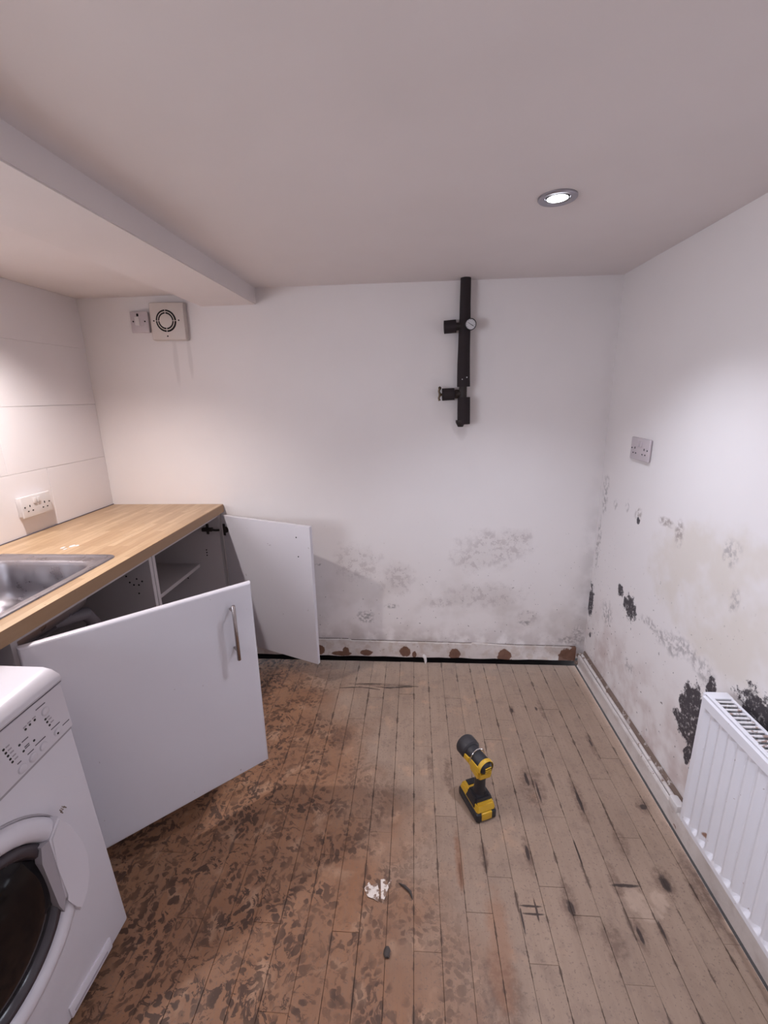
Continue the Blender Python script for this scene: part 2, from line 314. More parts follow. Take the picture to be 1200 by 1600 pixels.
# ------------------------------------------------------------------ mesh helpers
def new(): return bmesh.new()
def box(bm, x0, x1, y0, y1, z0, z1):
    v = [bm.verts.new((x, y, z)) for x in (x0, x1) for y in (y0, y1) for z in (z0, z1)]
    for f in ((0, 1, 3, 2), (4, 6, 7, 5), (0, 4, 5, 1), (2, 3, 7, 6), (0, 2, 6, 4), (1, 5, 7, 3)): bm.faces.new([v[i] for i in f])
    return v
def rbox(bm, x0, x1, y0, y1, z0, z1, b, seg=2):
    t = new(); box(t, x0, x1, y0, y1, z0, z1)
    bmesh.ops.bevel(t, geom=t.edges[:], offset=b, segments=seg, affect='EDGES', profile=0.5)
    return merge(bm, t)
def merge(bm, t, mtx=None):
    mp = {v: bm.verts.new(mtx @ v.co if mtx else v.co) for v in t.verts}
    for f in t.faces:
        try: bm.faces.new([mp[v] for v in f.verts])
        except ValueError: pass
    t.free(); return bm
def frame(axis):
    a = Vector(axis).normalized(); h = Vector((0, 0, 1)) if abs(a.z) < 0.9 else Vector((1, 0, 0))
    u = h.cross(a).normalized(); v = a.cross(u); return u, v, a
def lathe(bm, prof, org, axis, n=24, cap0=True, cap1=True, a0=0, a1=2*PI, arc=False):
    u, v, a = frame(axis); org = Vector(org); rings = []
    for r, h in prof:
        cnt = n+1 if arc else n
        rings.append([bm.verts.new(org + a*h + (u*math.cos(a0+(a1-a0)*i/n) + v*math.sin(a0+(a1-a0)*i/n))*r) for i in range(cnt)])
    for p, q in zip(rings, rings[1:]):
        for i in range(n):
            j = i+1 if arc else (i+1) % n
            bm.faces.new((p[i], p[j], q[j], q[i]))
    if cap0 and not arc: bm.faces.new(rings[0][::-1])
    if cap1 and not arc: bm.faces.new(rings[-1])
    return rings
def cyl(bm, p0, p1, r0, r1=None, n=16):
    p0, p1 = Vector(p0), Vector(p1); lathe(bm, [(r0, 0), (r0 if r1 is None else r1, (p1-p0).length)], p0, p1-p0, n)
def tube(bm, pts, r, n=10):
    pts = [Vector(p) for p in pts]; rings = []; u = None
    for i, p in enumerate(pts):
        tg = (pts[min(i+1, len(pts)-1)] - pts[max(i-1, 0)]).normalized()
        if u is None: u = frame(tg)[0]
        u = (u - tg*u.dot(tg)).normalized(); v = tg.cross(u)
        rad = r[i] if isinstance(r, (list, tuple)) else r
        rings.append([bm.verts.new(p + (u*math.cos(2*PI*k/n) + v*math.sin(2*PI*k/n))*rad) for k in range(n)])
    for p, q in zip(rings, rings[1:]):
        for i in range(n): bm.faces.new((p[i], p[(i+1) % n], q[(i+1) % n], q[i]))
    bm.faces.new(rings[0][::-1]); bm.faces.new(rings[-1])
def prism(bm, poly, fn0, fn1):
    a = [bm.verts.new(fn0(*p)) for p in poly]; b = [bm.verts.new(fn1(*p)) for p in poly]
    bm.faces.new(a[::-1]); bm.faces.new(b)
    for i in range(len(poly)):
        j = (i+1) % len(poly); bm.faces.new((a[i], a[j], b[j], b[i]))
MW = {}
def wmat(o):
    return MW.get(o.name, Matrix.Identity(4))
def obj(name, bm, mat, parent=None, local=False, smooth=False, angle=35, kind=None):
    bmesh.ops.recalc_face_normals(bm, faces=bm.faces[:])
    me = bpy.data.meshes.new(name); bm.to_mesh(me); bm.free()
    if smooth:
        for p in me.polygons: p.use_smooth = True
        me.set_sharp_from_angle(angle=math.radians(angle))
    me.materials.append(mat)
    o = bpy.data.objects.new(name, me); COL.objects.link(o)
    if parent is not None:
        o.parent = parent
        if not local: o.matrix_parent_inverse = wmat(parent).inverted()
        MW[o.name] = wmat(parent) if local else Matrix.Identity(4)
    if kind: o['kind'] = kind
    return o
def thing(name, label, cat, loc, rot=(0, 0, 0), group=None):
    o = bpy.data.objects.new(name, None); COL.objects.link(o); o.empty_display_size = 0.05
    o.location = loc; o.rotation_euler = rot; MW[o.name] = Matrix.Translation(loc) @ Euler(rot).to_matrix().to_4x4()
    return tag(o, label, cat, group)
def tag(o, label, cat, group=None):
    o['label'] = label; o['category'] = cat
    if group: o['group'] = group
    return o
def one(f, *a, **k):
    bm = new(); f(bm, *a, **k); return bm

# ------------------------------------------------------------------ the room
TH = 0.08
bm = new(); box(bm, XL, XR+0.02, YF, D+0.10, -0.08, -0.022)
floor = obj('floor', bm, M['void'], kind='structure')
obj('joint_dirt', one(box, XL, .856, YF, D-.02, -.0215, -.0035), M['dirt'], floor)
joints = {-9: [.883, 1.75], -6: [.883, 1.53], -3: [.873, 1.212, 1.85], 0: [.84, 1.55], 6: [.948, 1.25, 1.9], 3: [.52, 1.04, 1.48], 1: [.70, 1.234, 1.70], 9: [.60, 1.186, 1.418], 7: [.80, 1.63],
          -2: [.60, 1.165], -5: [.70, 1.553], 5: [1.02, 1.72], 8: [.95, 1.80], 10: [.72, 1.52], -1: [1.05, 1.88], 4: [.83, 1.60], 2: [.94, 1.86], -4: [1.08, 1.70], 11: [.9, 1.7], -7: [1.25], -8: [1.1]}
k0 = int(math.floor((XL-BX0)/BOARD)); k1 = int(math.floor((XR-BX0)/BOARD))
for k in range(k0, k1+1):
    xa, xb = BX0+k*BOARD, BX0+(k+1)*BOARD
    xa, xb = max(xa, XL), min(xb, 0.859)
    if xb-xa < 0.01: continue
    cuts = [YF] + sorted([-0.9+random.random()*0.5, 0.05+random.random()*0.3] + joints.get(k, [0.9+random.random()*.3, 1.6+random.random()*.3])) + [D-0.004]
    mk = floor_mat(k)
    for a, b in zip(cuts, cuts[1:]):
        g = 0.0003+random.random()*0.0004; dz = random.uniform(-0.0012, 0.0)
        bm = new(); v = box(bm, xa+g, xb-g, a+0.0003, b-0.0003, -0.021, dz)
        bmesh.ops.bevel(bm, geom=[e for e in bm.edges if all(q.co.z > -0.01 for q in e.verts)], offset=0.0006, segments=1, affect='EDGES')
        obj('floor_plank', bm, mk, floor)

# back wall (its plaster stops short of the floor, leaving a dark gap under the skirting)
bm = new(); box(bm, XL-TH, XR+TH, D, D+TH, 0.042, H+0.05)
wall_back = obj('wall_back', bm, M['back'], kind='structure')
obj('gap_backing', one(box, XL-TH, XR+TH, D+0.065, D+0.12, -0.03, 0.03), M['void'], wall_back)  # added black backing that keeps the gap under the skirting dark
bm = new(); box(bm, XR, XR+TH, YF, D, 0.016, H+0.05)
wall_right = obj('wall_right', bm, M['right'], kind='structure')
VY0, VY1, VZ0, VZ1 = -0.95, 0.50, 0.98, 1.74
bm = new(); box(bm, XL-TH, XL, YF, VY0, 0.0, H+0.05); box(bm, XL-TH, XL, VY1, D, 0.0, H+0.05); box(bm, XL-TH, XL, VY0, VY1, 0.0, VZ0); box(bm, XL-TH, XL, VY0, VY1, VZ1, H+0.05)
wall_left = obj('wall_left', bm, M['left'], kind='structure')
obj('wall_front', one(box, XL-TH, XR+TH, YF-TH, YF, 0.0, H+0.05), M['left'], kind='structure')
bm = new(); fw_ = .05      # kitchen window over the worktop, left of the camera
for a in ((VY0, VY0+fw_, VZ0, VZ1), (VY1-fw_, VY1, VZ0, VZ1), (VY0+fw_, VY1-fw_, VZ0, VZ0+fw_), (VY0+fw_, VY1-fw_, VZ1-fw_, VZ1), ((VY0+VY1)/2-.025, (VY0+VY1)/2+.025, VZ0+fw_, VZ1-fw_)): box(bm, XL-.06, XL-.02, a[0], a[1], a[2], a[3])
win = obj('window_1', bm, M['white'], kind='structure')
for a, b in ((VY0+fw_, (VY0+VY1)/2-.025), ((VY0+VY1)/2+.025, VY1-fw_)): obj('pane', one(box, XL-.042, XL-.038, a, b, VZ0+fw_, VZ1-fw_), M['pane'], win)
bm = new(); box(bm, -7, XL-TH, -5, 5, -.2, -.1); obj('ground', bm, M['paving'], kind='structure')
bm = new()
def holed_ceiling(bm, x0, x1, y0, y1, z0, z1, holes, n=24):
    """slab with round lamp holes: tiles around each hole stitched to a circle"""
    hs = sorted(holes, key=lambda h: h[1]); ys = [y0]
    s = 0.07
    for hx, hy, hr in hs: ys += [hy-s, hy+s]
    ys.append(y1)
    for i in range(len(ys)-1):
        a, b = ys[i], ys[i+1]
        if i % 2 == 0: box(bm, x0, x1, a, b, z0, z1)
        else:
            hx, hy, hr = hs[i//2]
            box(bm, x0, hx-s, a, b, z0, z1); box(bm, hx+s, x1, a, b, z0, z1)
            out, inn, top = [], [], []
            for k in range(n):
                an = 2*PI*k/n; cx, sx = math.cos(an), math.sin(an); m = s/max(abs(cx), abs(sx))
                out.append(bm.verts.new((hx+cx*m, hy+sx*m, z0))); inn.append(bm.verts.new((hx+cx*hr, hy+sx*hr, z0))); top.append(bm.verts.new((hx+cx*hr, hy+sx*hr, z1)))
            for k in range(n):
                j = (k+1) % n
                bm.faces.new((out[k], out[j], inn[j], inn[k])); bm.faces.new((inn[k], inn[j], top[j], top[k]))
            bm.faces.new(top)
lam = {k: v for k, v in LAMPS.items()}
mainh = [(v[0], v[1], 0.0415) for k, v in lam.items() if k.startswith('main')]
alch = [(v[0], v[1], 0.0415) for k, v in lam.items() if k.startswith('alc')]
holed_ceiling(bm, XB-0.02, XR+TH, YF-TH, D+TH, H, H+0.08, mainh)
holed_ceiling(bm, XL-TH, XB2+0.02, YF-TH, D+TH, HA, H+0.08, alch)
ceiling = obj('ceiling', bm, M['ceil'], kind='structure')
bm = new(); box(bm, XB2, XB, YF, D, HB, H+0.06)
bmesh.ops.bevel(bm, geom=[e for e in bm.edges if all(v.co.z < HB+0.001 for v in e.verts) and abs(e.verts[0].co.y-e.verts[1].co.y) > 1], offset=0.003, segments=2, affect='EDGES')
obj('trim_1', bm, M['ceil'], kind='structure')['label'] = 'boxed white ceiling beam between the room and the sink alcove'

# large painted tiles on the left wall
rows = [(0.897, 1.1475, [1.788, 1.225, 0.66]), (1.1475, 1.405, [1.600, 1.04, .58]), (1.405, 1.661, [1.41, .85]), (1.661, HA, [1.41, .85])]
for z0, z1, js in rows:
    cuts = [D] + js + [VY1+.03]
    for a, b in zip(cuts, cuts[1:]):
        bm = new(); box(bm, XL-0.001, XL+0.0075, b+0.0006, a-0.0006, z0+(0.0006 if z0 < 1.6 else .0002), z1-(0.0006 if z1 < 1.6 else .0002))
        bmesh.ops.bevel(bm, geom=[e for e in bm.edges if all(v.co.x > XL+0.005 for v in e.verts)], offset=0.0007, segments=1, affect='EDGES')
        obj('tile', bm, M['tile'], wall_left)

# skirting boards
bm = new(); y0, y1 = D-0.017, D
pts = [(-0.98, .132), (-0.36, .135), (-0.345, .129), (0.30, .122), (0.31, .126), (0.55, .116), (XR-0.045, .114)]
top = [(x, z) for x, z in pts]; random.seed(3)
low = [(x, 0.038+random.uniform(-.003, .003)) for x in [XR-0.045-i*0.06 for i in range(31)]]
prism(bm, top+low, lambda x, z: (x, y0, z), lambda x, z: (x, y1, z))
bb = obj('baseboard_back', bm, M['skirt_back'], kind='structure')
bm = new(); tube(bm, [(-0.98, D-0.004, .1345), (-0.36, D-0.004, .137)], 0.0016, 6); tube(bm, [(-.345, D-.004, .131), (.30, D-.004, .124), (.55, D-.004, .118), (XR-.045, D-.004, .116)], 0.0014, 6)
obj('paint_gap', bm, M['timber'], bb)
bm = new(); xf = 0.857
prism(bm, [(xf, 0.016), (xf, 0.078), (xf+0.003, 0.084), (xf+0.010, 0.084), (xf+0.012, 0.078), (xf+0.012, 0.016)], lambda x, z: (x, YF, z), lambda x, z: (x, D-0.035, z))
br_ = obj('baseboard_right', bm, M['skirt_right'], kind='structure')
bm = new(); tube(bm, [(xf+0.019, D-0.03, .085)] + [(xf+0.019+random.uniform(-.0008, .0008), D-0.05-i*0.1, .085+random.uniform(-.001, .001)) for i in range(34)], 0.0072, 8)
obj('surface_pipe', bm, M['flaky'], br_, smooth=True)
bm = new(); prism(bm, [(xf+0.012, 0.016), (xf+0.012, 0.070), (xf+0.026, 0.072), (xf+0.027, 0.086), (XR-.001, 0.100), (XR-.001, 0.016)], lambda x, z: (x, YF, z), lambda x, z: (x, D-0.02, z))
obj('backing_timber', bm, M['timber'], br_)
bm = new(); rbox(bm, xf-0.003, xf+0.026, 1.212, 1.262, 0.074, 0.106, 0.007, 2)
obj('pipe_clip', bm, M['white'], br_, smooth=True)
bm = new(); random.seed(9)      # broken stub of plaster in the corner
for i in range(7):
    x, y, z = XR-0.03+random.uniform(-.02, .015), D-0.03+random.uniform(-.012, .008), 0.06+random.uniform(-.03, .045)
    rbox(bm, x-.009, x+.009, y-.008, y+.008, z-.008, z+.008, .003, 1)
obj('rubble', bm, M['timber'], br_)

# ------------------------------------------------------------------ ceiling downlights
def downlight(key, z, label):
    x, y, watts, colr = LAMPS[key]
    t = thing('ceiling_downlight', label, 'light', (x, y, z), group='recessed ceiling downlights')
    bm = new(); lathe(bm, [(0.0485, 0.0), (0.0485, -0.0035), (0.046, -0.006), (0.033, -0.0045), (0.031, -0.002), (0.0305, 0.012), (0.0400, 0.012), (0.0400, 0.0)], (0, 0, 0), (0, 0, 1), 40, False, False)
    obj('trim_ring', bm, M['alu'], t, local=True, smooth=True)
    bm = new(); lathe(bm, [(0.0300, -0.0005), (0.029, -0.004), (0.0262, -0.004), (0.0258, 0.003)], (0, 0, 0), (0, 0, 1), 36, False, False)
    obj('gimbal_ring', bm, M['darkmetal'], t, local=True, smooth=True)
    bm = new(); lathe(bm, [(0.0262, 0.002), (0.0262, -0.003), (0.020, -0.0042), (0.008, -0.0048)], (0, 0, 0), (0, 0, 1), 32)
    obj('lens', bm, M['led'], t, local=True, smooth=True)
    l = bpy.data.lights.new('lamp', 'SPOT'); l.energy = watts; l.color = colr; l.spot_size = math.radians(132 if key.startswith('alcove') else 116); l.spot_blend = 0.8; l.shadow_soft_size = 0.024
    lo = bpy.data.objects.new('lamp', l); COL.objects.link(lo); lo.parent = t; lo.location = (0, 0, -0.012)
downlight('main_far', H, 'lit round recessed downlight in the ceiling above the right of the room')
downlight('main_near', H, 'lit recessed downlight in the ceiling nearer the right wall')
downlight('main_left', H, 'recessed downlight in the main ceiling behind the camera')
downlight('alcove', HA, 'recessed downlight in the alcove ceiling over the sink')
downlight('alcove_near', HA, 'unseen recessed downlight added in the alcove ceiling above the washing machine')

# ------------------------------------------------------------------ worktop and sink
SX0, SX1, SY0, SY1 = -1.490, -1.036, 0.42, 1.402      # sink outline
WY0, WY1 = -0.25, D-0.002
t = thing('worktop', 'long beech block laminate worktop along the left wall', 'worktop', (-1.28, 1.0, ZW-0.04))
bm = new(); hx0, hx1, hy0, hy1 = SX0+.02, SX1-.02, SY0+.02, SY1-.02
def slab(bm):
    xs = [XL+0.009, hx0, hx1, XW]; ys = [WY0, hy0, hy1, WY1]
    for z, up in ((ZW, 1), (ZW-0.040, 0)):
        g = [[bm.verts.new((x, y, z)) for y in ys] for x in xs]
        slab.g = getattr(slab, 'g', []) + [g]
        for i in range(3):
            for j in range(3):
                if (i, j) != (1, 1): bm.faces.new((g[i][j], g[i+1][j], g[i+1][j+1], g[i][j+1]))
    a, b = slab.g
    def side(p):
        for (i, j), (k, l) in zip(p, p[1:]+p[:1]): bm.faces.new((a[i][j], a[k][l], b[k][l], b[i][j]))
    side([(0, 0), (1, 0), (2, 0), (3, 0), (3, 1), (3, 2), (3, 3), (2, 3), (1, 3), (0, 3), (0, 2), (0, 1)])
    side([(1, 1), (1, 2), (2, 2), (2, 1)])
slab(bm)
bmesh.ops.bevel(bm, geom=[e for e in bm.edges if all(abs(v.co.x-XW) < 1e-5 for v in e.verts) and all(abs(v.co.z-ZW) < 1e-5 for v in e.verts)], offset=0.003, segments=2, affect='EDGES')
obj('board', bm, M['worktop'], t)
bm = new(); tube(bm, [(XL+0.011, WY0, ZW+.0015), (XL+.011, WY1, ZW+.0015)], 0.0022, 6); obj('sealant_bead', bm, M['print'], t)

def rrect(x0, x1, y0, y1, r, z, n=6):
    out = []
    for cx, cy, a in ((x1-r, y1-r, 0), (x0+r, y1-r, 90), (x0+r, y0+r, 180), (x1-r, y0+r, 270)):
        for i in range(n+1):
            an = math.radians(a+90*i/n); out.append((cx+r*math.cos(an), cy+r*math.sin(an), z))
    return out
def loft(bm, loops, cap=True):
    R = [[bm.verts.new(p) for p in l] for l in loops]; n = len(R[0])
    for p, q in zip(R, R[1:]):
        for i in range(n): bm.faces.new((p[i], p[(i+1) % n], q[(i+1) % n], q[i]))
    if cap: bm.faces.new(R[-1])
t = thing('kitchen_sink', 'stainless steel inset sink bowl set in the wooden worktop', 'sink', (-1.26, 1.0, ZW))
z = ZW
def ins(d, zz, r): return rrect(SX0+d, SX1-d, SY0+d, SY1-d, max(r-d, .006), zz)
BX0_, BX1_, BY0_, BY1_ = -1.455, -1.066, 0.86, 1.340
bm = new()
loft(bm, [ins(0.0, z+.0005, .03), ins(.002, z+.004, .03), ins(.014, z+.0055, .03), ins(.020, z+.002, .04), ins(0.03, z+.0015, .05),
          [( BX0_-.012 + (BX1_-BX0_+.024)*((p[0]-SX0)/(SX1-SX0)), BY0_-.012+(BY1_-BY0_+.024)*((p[1]-SY0)/(SY1-SY0)), z+.0015) for p in ins(0, z, .06)],
          ], cap=False)
obj('rim', bm, M['steel'], t, smooth=True, angle=50)
bm = new()
B = lambda d, zz, r: rrect(BX0_+d, BX1_-d, BY0_+d, BY1_-d, r, zz)
l0 = [( BX0_-.012 + (BX1_-BX0_+.024)*((p[0]-SX0)/(SX1-SX0)), BY0_-.012+(BY1_-BY0_+.024)*((p[1]-SY0)/(SY1-SY0)), z+.0015) for p in ins(0, z, .06)]
loft(bm, [l0, B(0, z+.0015, .065), B(.004, z-.003, .065), B(.008, z-.012, .062), B(.016, z-.10, .06), B(.022, z-.125, .06), B(.034, z-.140, .06), B(.055, z-.147, .05), B(.12, z-.151, .03), B(.165, z-.152, .006)])
obj('bowl', bm, M['steel'], t, smooth=True, angle=60)
bm = new(); cx, cy = (BX0_+BX1_)/2, (BY0_+BY1_)/2-.10
lathe(bm, [(.043, z-.150), (.041, z-.146), (.034, z-.147), (.030, z-.152), (.010, z-.152)], (cx, cy, 0), (0, 0, 1), 28)
obj('drain', bm, M['chrome'], t, smooth=True)
bm = new()      # drainer ridges on the near side
for i in range(6): tube(bm, [(-1.42+i*.062, .48, z+.0025), (-1.42+i*.062, .80, z+.0025)], .004, 6)
obj('drainer_ridges', bm, M['steel'], t, smooth=True)
bm = new(); random.seed(5)
for i in range(4):
    x, y = -1.284+random.uniform(-.02, .02), 1.484+random.uniform(-.022, .022); r = random.uniform(.005, .012)
    prism(bm, [(x+r*math.cos(a)*random.uniform(.6, 1.2), y+1.6*r*math.sin(a)*random.uniform(.6, 1.2)) for a in [k*PI/3 for k in range(6)]], lambda x, y: (x, y, z), lambda x, y: (x, y, z+.0012))
tag(obj('paint_flakes', bm, M['white']), 'small white paint flakes lying on the worktop behind the sink', 'debris')

# ------------------------------------------------------------------ base cabinets
CX0, CX1 = XL+0.012, -1.000
def cabinet(name, label, y0, y1, shelf):
    t = thing(name, label, 'cabinet', ((CX0+CX1)/2, (y0+y1)/2, 0))
    for a, b in ((y0, y0+.018), (y1-.018, y1)):
        obj('side_panel', one(box, CX0, CX1, a, b, 0.12, 0.8555), M['carcass'], t)
    obj('bottom_panel', one(box, CX0, CX1, y0+.018, y1-.018, .12, .138), M['carcass'], t)
    obj('back_panel', one(box, CX0, CX0+.008, y0+.018, y1-.018, .138, .8555), M['carcass'], t)
    obj('front_rail', one(box, CX1-.018, CX1-.0005, y0+.018, y1-.018, .8385, .8555), M['carcass'], t)
    if shelf: obj('shelf', one(rbox, CX0+.008, -1.125, y0+.019, y1-.019, .565, .583, .001, 1), M['carcass'], t)
    for x in (CX0+.06, CX1-.06):
        for y in (y0+.05, y1-.05):
            bm = new(); cyl(bm, (x, y, 0.0), (x, y, .012), .028, .026, 14); cyl(bm, (x, y, .012), (x, y, .12), .015, .015, 12)
            obj('leg', bm, M['black'], t, smooth=True)
    return t
ca = cabinet('base_cabinet', 'open white base cabinet against the back wall with half-depth shelf', 1.532, 2.136, True)
cs = cabinet('sink_cabinet', 'open white base cabinet beneath the sink', 0.916, 1.528, False)
# system holes in the side panels
def holes(t, y, s, pts):
    bm = new()
    for x, zz in pts: cyl(bm, (x, y, zz), (x, y+s*.0012, zz), .0035, n=10)
    obj('system_holes', bm, M['hole'], t)
holes(ca, 2.118, -1, [(-1.06, .84), (-1.08, .66), (-1.08, .645), (-1.08, .63), (-1.20, .50)])
holes(cs, 1.510, -1, [(-1.06, .76), (-1.075, .735), (-1.055, .735), (-1.06, .70), (-1.10, .77), (-1.09, .745), (-1.04, .75)])
obj('filler_strip', one(box, CX1-.05, CX1-.002, 2.136, D-.0015, .12, .855), M['carcass'], ca)
# waste trap and hose below the sink
t = thing('waste_pipe', 'dark waste pipe under the sink inside the open cabinet', 'pipe', (-1.27, 1.0, .16))
bm = new(); tube(bm, [(cx, cy, ZW-.155), (cx, cy, .60), (cx, cy+.02, .57), (cx, cy+.06, .555), (cx, cy+.10, .57), (cx, cy+.12, .62)], .02, 12); obj('trap', bm, M['hose'], t, smooth=True)
bm = new(); tube(bm, [(cx, cy+.12, .62), (cx+.05, cy+.17, .70), (-1.12, 1.18, .755), (-1.10, 1.28, .735), (-1.14, 1.36, .66), (-1.30, 1.40, .40), (-1.45, 1.42, .20)], .021, 12); obj('hose', bm, M['hose'], t, smooth=True)
# isolator hoses on the cabinet back

def door(cab, org, ang, wdt, z0, z1, outer, label):
    """door slab in its own plane: local x along the width, local +y the side that faces the camera"""
    bm = new()
    u = Vector((math.cos(ang), math.sin(ang), 0)); n = Vector((math.sin(ang), -math.cos(ang), 0)); o = Vector(org)
    tb = new(); box(tb, 0, wdt, -0.018, 0, z0, z1)
    sel = [e for e in tb.edges if all(v.co.y > -1e-4 for v in e.verts)]
    bmesh.ops.bevel(tb, geom=sel, offset=0.011 if outer else 0.0012, segments=4, affect='EDGES', profile=0.5)
    mt = Matrix(((u.x, n.x, 0, o.x), (u.y, n.y, 0, o.y), (0, 0, 1, 0), (0, 0, 0, 1)))
    merge(bm, tb, mt)
    d = obj('door', bm, M['gloss'], cab, smooth=True, angle=40); d['label'] = label
    return d, mt
d1, m1 = door(cs, (-0.9775, 0.9065, 0), math.radians(43.31), 0.606, 0.125, 0.835, True, 'glossy white door swung open towards the room')
bm = new(); P_ = lambda x, y, z: m1 @ Vector((x, y, z))
lathe(bm, [(.0045, 0), (.006, .0015), (.006, .1945), (.0045, .196)], P_(.528, .031, .592), (0, 0, 1), 18)
for zz in (.625, .765): cyl(bm, P_(.528, 0, zz), P_(.528, .031, zz), .0042, n=12)
h = obj('handle', bm, M['nickel'], d1, smooth=True, angle=50); h['label'] = 'brushed steel bar handle'
for zz in (.22, .74): obj('hinge', one(rbox, -1.04, -0.985, 0.934, 0.950, zz-.01, zz+.01, .003, 1), M['darkmetal'], d1)
d2, m2 = door(ca, (-0.981, 2.122, 0), math.radians(-22.2), 0.542, 0.130, 0.845, False, 'white door swung fully open against the back wall')
bm = new()
for x, zz in ((.463, .785), (.468, .69)): cyl(bm, m2 @ Vector((x, -.001, zz)), m2 @ Vector((x, .0008, zz)), .0035, n=10)
obj('screw_holes', bm, M['hole'], d2)
for zz in (.772, .22):
    bm = new()
    rbox(bm, -1.085, -1.030, 2.100, 2.118, zz-.008, zz+.010, .002, 1)          # arm
    rbox(bm, -1.066, -1.052, 2.112, 2.118, zz-.026, zz+.030, .002, 1)          # mounting plate
    tube(bm, [(-1.035, 2.108, zz), (-1.010, 2.100, zz), (-0.992, 2.104, zz)], .006, 8)
    tb = new(); rbox(tb, .004, .020, .0005, .006, zz-.032, zz+.030, .002, 1); cyl(tb, (.022, .0, zz), (.022, .004, zz), .016, n=16); merge(bm, tb, m2)
    obj('hinge', bm, M['darkmetal'], d2, smooth=True)

# ------------------------------------------------------------------ washing machine
wt = thing('washing_machine', 'white front-loading washing machine with a dark round door window', 'washing machine', (-0.79, 0.851, 0.026), tuple(math.radians(a) for a in (2.1, -0.9, -1.7)))
W, HT, DP = 0.595, 0.82, 0.54
bm = new(); rbox(bm, -DP, 0, -W, 0, .012, .786, .008, 3); obj('body', bm, M['enamel'], wt, local=True, smooth=True)
bm = new()      # lid with a rolled front edge
prism(bm, [(-DP, .786), (.004, .786), (.007, .792), (.004, .803), (-.012, .815), (-.032, .820), (-DP, .820)], lambda x, z: (x, -W-.002, z), lambda x, z: (x, .002, z))
obj('lid', bm, M['enamel'], wt, local=True, smooth=True, angle=40)
obj('seam', one(box, -.02, .0045, -W-.001, .001, .7845, .7865), M['print'], wt, local=True)
bm = new()      # control fascia, slightly proud, with a shadow groove below it
prism(bm, [(0.012, .7835), (0.0, .7835), (0.0, .664), (.6-.005, .648), (.595, .7835)], lambda u, z: (-.002, -u, z), lambda u, z: (.0045, -u, z))
bmesh.ops.bevel(bm, geom=[e for e in bm.edges if all(v.co.x > .004 for v in e.verts)], offset=.003, segments=2, affect='EDGES')
obj('control_panel', bm, M['wmplastic'], wt, local=True, smooth=True)
bm = new(); prism(bm, [(.004, .664), (.004, .659), (.594, .641), (.594, .648)], lambda u, z: (-.001, -u, z), lambda u, z: (.0012, -u, z)); obj('groove', bm, M['wmgroove'], wt, local=True)
PX = .0045
for u, z_, r in [(.054, .750, .0085), (.042, .684, .0075), (.080, .681, .0085), (.107, .679, .0085), (.134, .677, .0085)]:
    bm = new(); lathe(bm, [(r+.0012, 0), (r+.0012, .0006), (r, .0006)], (PX, -u, z_), (1, 0, 0), 22, False, False); lathe(bm, [(r, -.0005), (r, .0022), (r-.0015, .0032)], (PX, -u, z_), (1, 0, 0), 22, False)
    obj('button', bm, M['wmplastic'], wt, local=True, smooth=True)
    bm = new(); lathe(bm, [(r+.0014, .0), (r+.0014, .0004), (r+.0002, .0004)], (PX, -u, z_), (1, 0, 0), 22, False, False); obj('button_ring', bm, M['wmgroove'], wt, local=True)
bm = new(); lathe(bm, [(.034, 0), (.033, .018), (.030, .021)], (PX, -.30, .718), (1, 0, 0), 36); obj('programme_dial', bm, M['wmplastic'], wt, local=True, smooth=True)
bm = new()
for u, z_ in [(.081, .751), (.093, .750), (.104, .748), (.059, .733), (.057, .724), (.054, .713), (.095, .711), (.125, .728), (.121, .709), (.155, .746), (.153, .736), (.151, .727), (.149, .717), (.147, .708), (.044, .682)]:
    cyl(bm, (PX-.0005, -u, z_), (PX+.0006+(.003 if u == .044 else 0), -u, z_), .0026, n=10)
obj('indicator_lights', bm, M['black'], wt, local=True)
bm = new()
for (u0_, z0_), (u1_, z1_) in [((.073, .768), (.049, .769)), ((.054, .699), (.030, .701)), ((.026, .686), (.007, .687)), ((.096, .698), (.070, .698)), ((.116, .693), (.101, .696)), ((.140, .695), (.131, .694)), ((.119, .729), (.104, .729)), ((.117, .711), (.106, .711)), ((.117, .715), (.106, .715))]:
    box(bm, PX-.0005, PX+.0004, -u0_, -u1_, (z0_+z1_)/2-.0011, (z0_+z1_)/2+.0011)
obj('legend_marks', bm, M['print'], wt, local=True)
bm = new()
for u, z_ in [(.081, .757), (.093, .756), (.104, .754), (.052, .733), (.049, .726), (.046, .716), (.146, .746), (.144, .737), (.142, .728), (.140, .718), (.138, .709)]:
    box(bm, PX-.0005, PX+.0004, -u-.004, -u+.004, z_-.0016, z_+.0016)
obj('small_print', bm, M['greyprint'], wt, local=True)
# porthole door
dc = (-.0, -.300, .408)
bm = new(); lathe(bm, [(.222, .000), (.221, .004), (.2185, .005), (.2165, -.004)], (0, -.300, .408), (1, 0, 0), 72, False, False); obj('door_surround', bm, M['wmgroove'], wt, local=True, smooth=True)
bm = new(); lathe(bm, [(.217, -.004), (.217, .012), (.210, .022), (.196, .027), (.182, .025), (.174, .016), (.171, .004)], (0, -.300, .408), (1, 0, 0), 72, False, False)
dr = obj('porthole_door', bm, M['wmplastic'], wt, local=True, smooth=True, angle=60)
bm = new(); lathe(bm, [(.172, .004), (.170, .016), (.160, .023), (.150, .020), (.143, .008)], (0, -.300, .408), (1, 0, 0), 64, False, False); obj('bezel', bm, M['bezel'], dr, local=True, smooth=True, angle=60)
bm = new(); lathe(bm, [(.144, .010), (.120, .022), (.080, .031), (.040, .035), (.004, .036)], (0, -.300, .408), (1, 0, 0), 64, False); obj('door_glass', bm, M['glass'], dr, local=True, smooth=True, angle=60)
bm = new()      # moulded pull: a wedge over the ring on the far side, ending in a point below
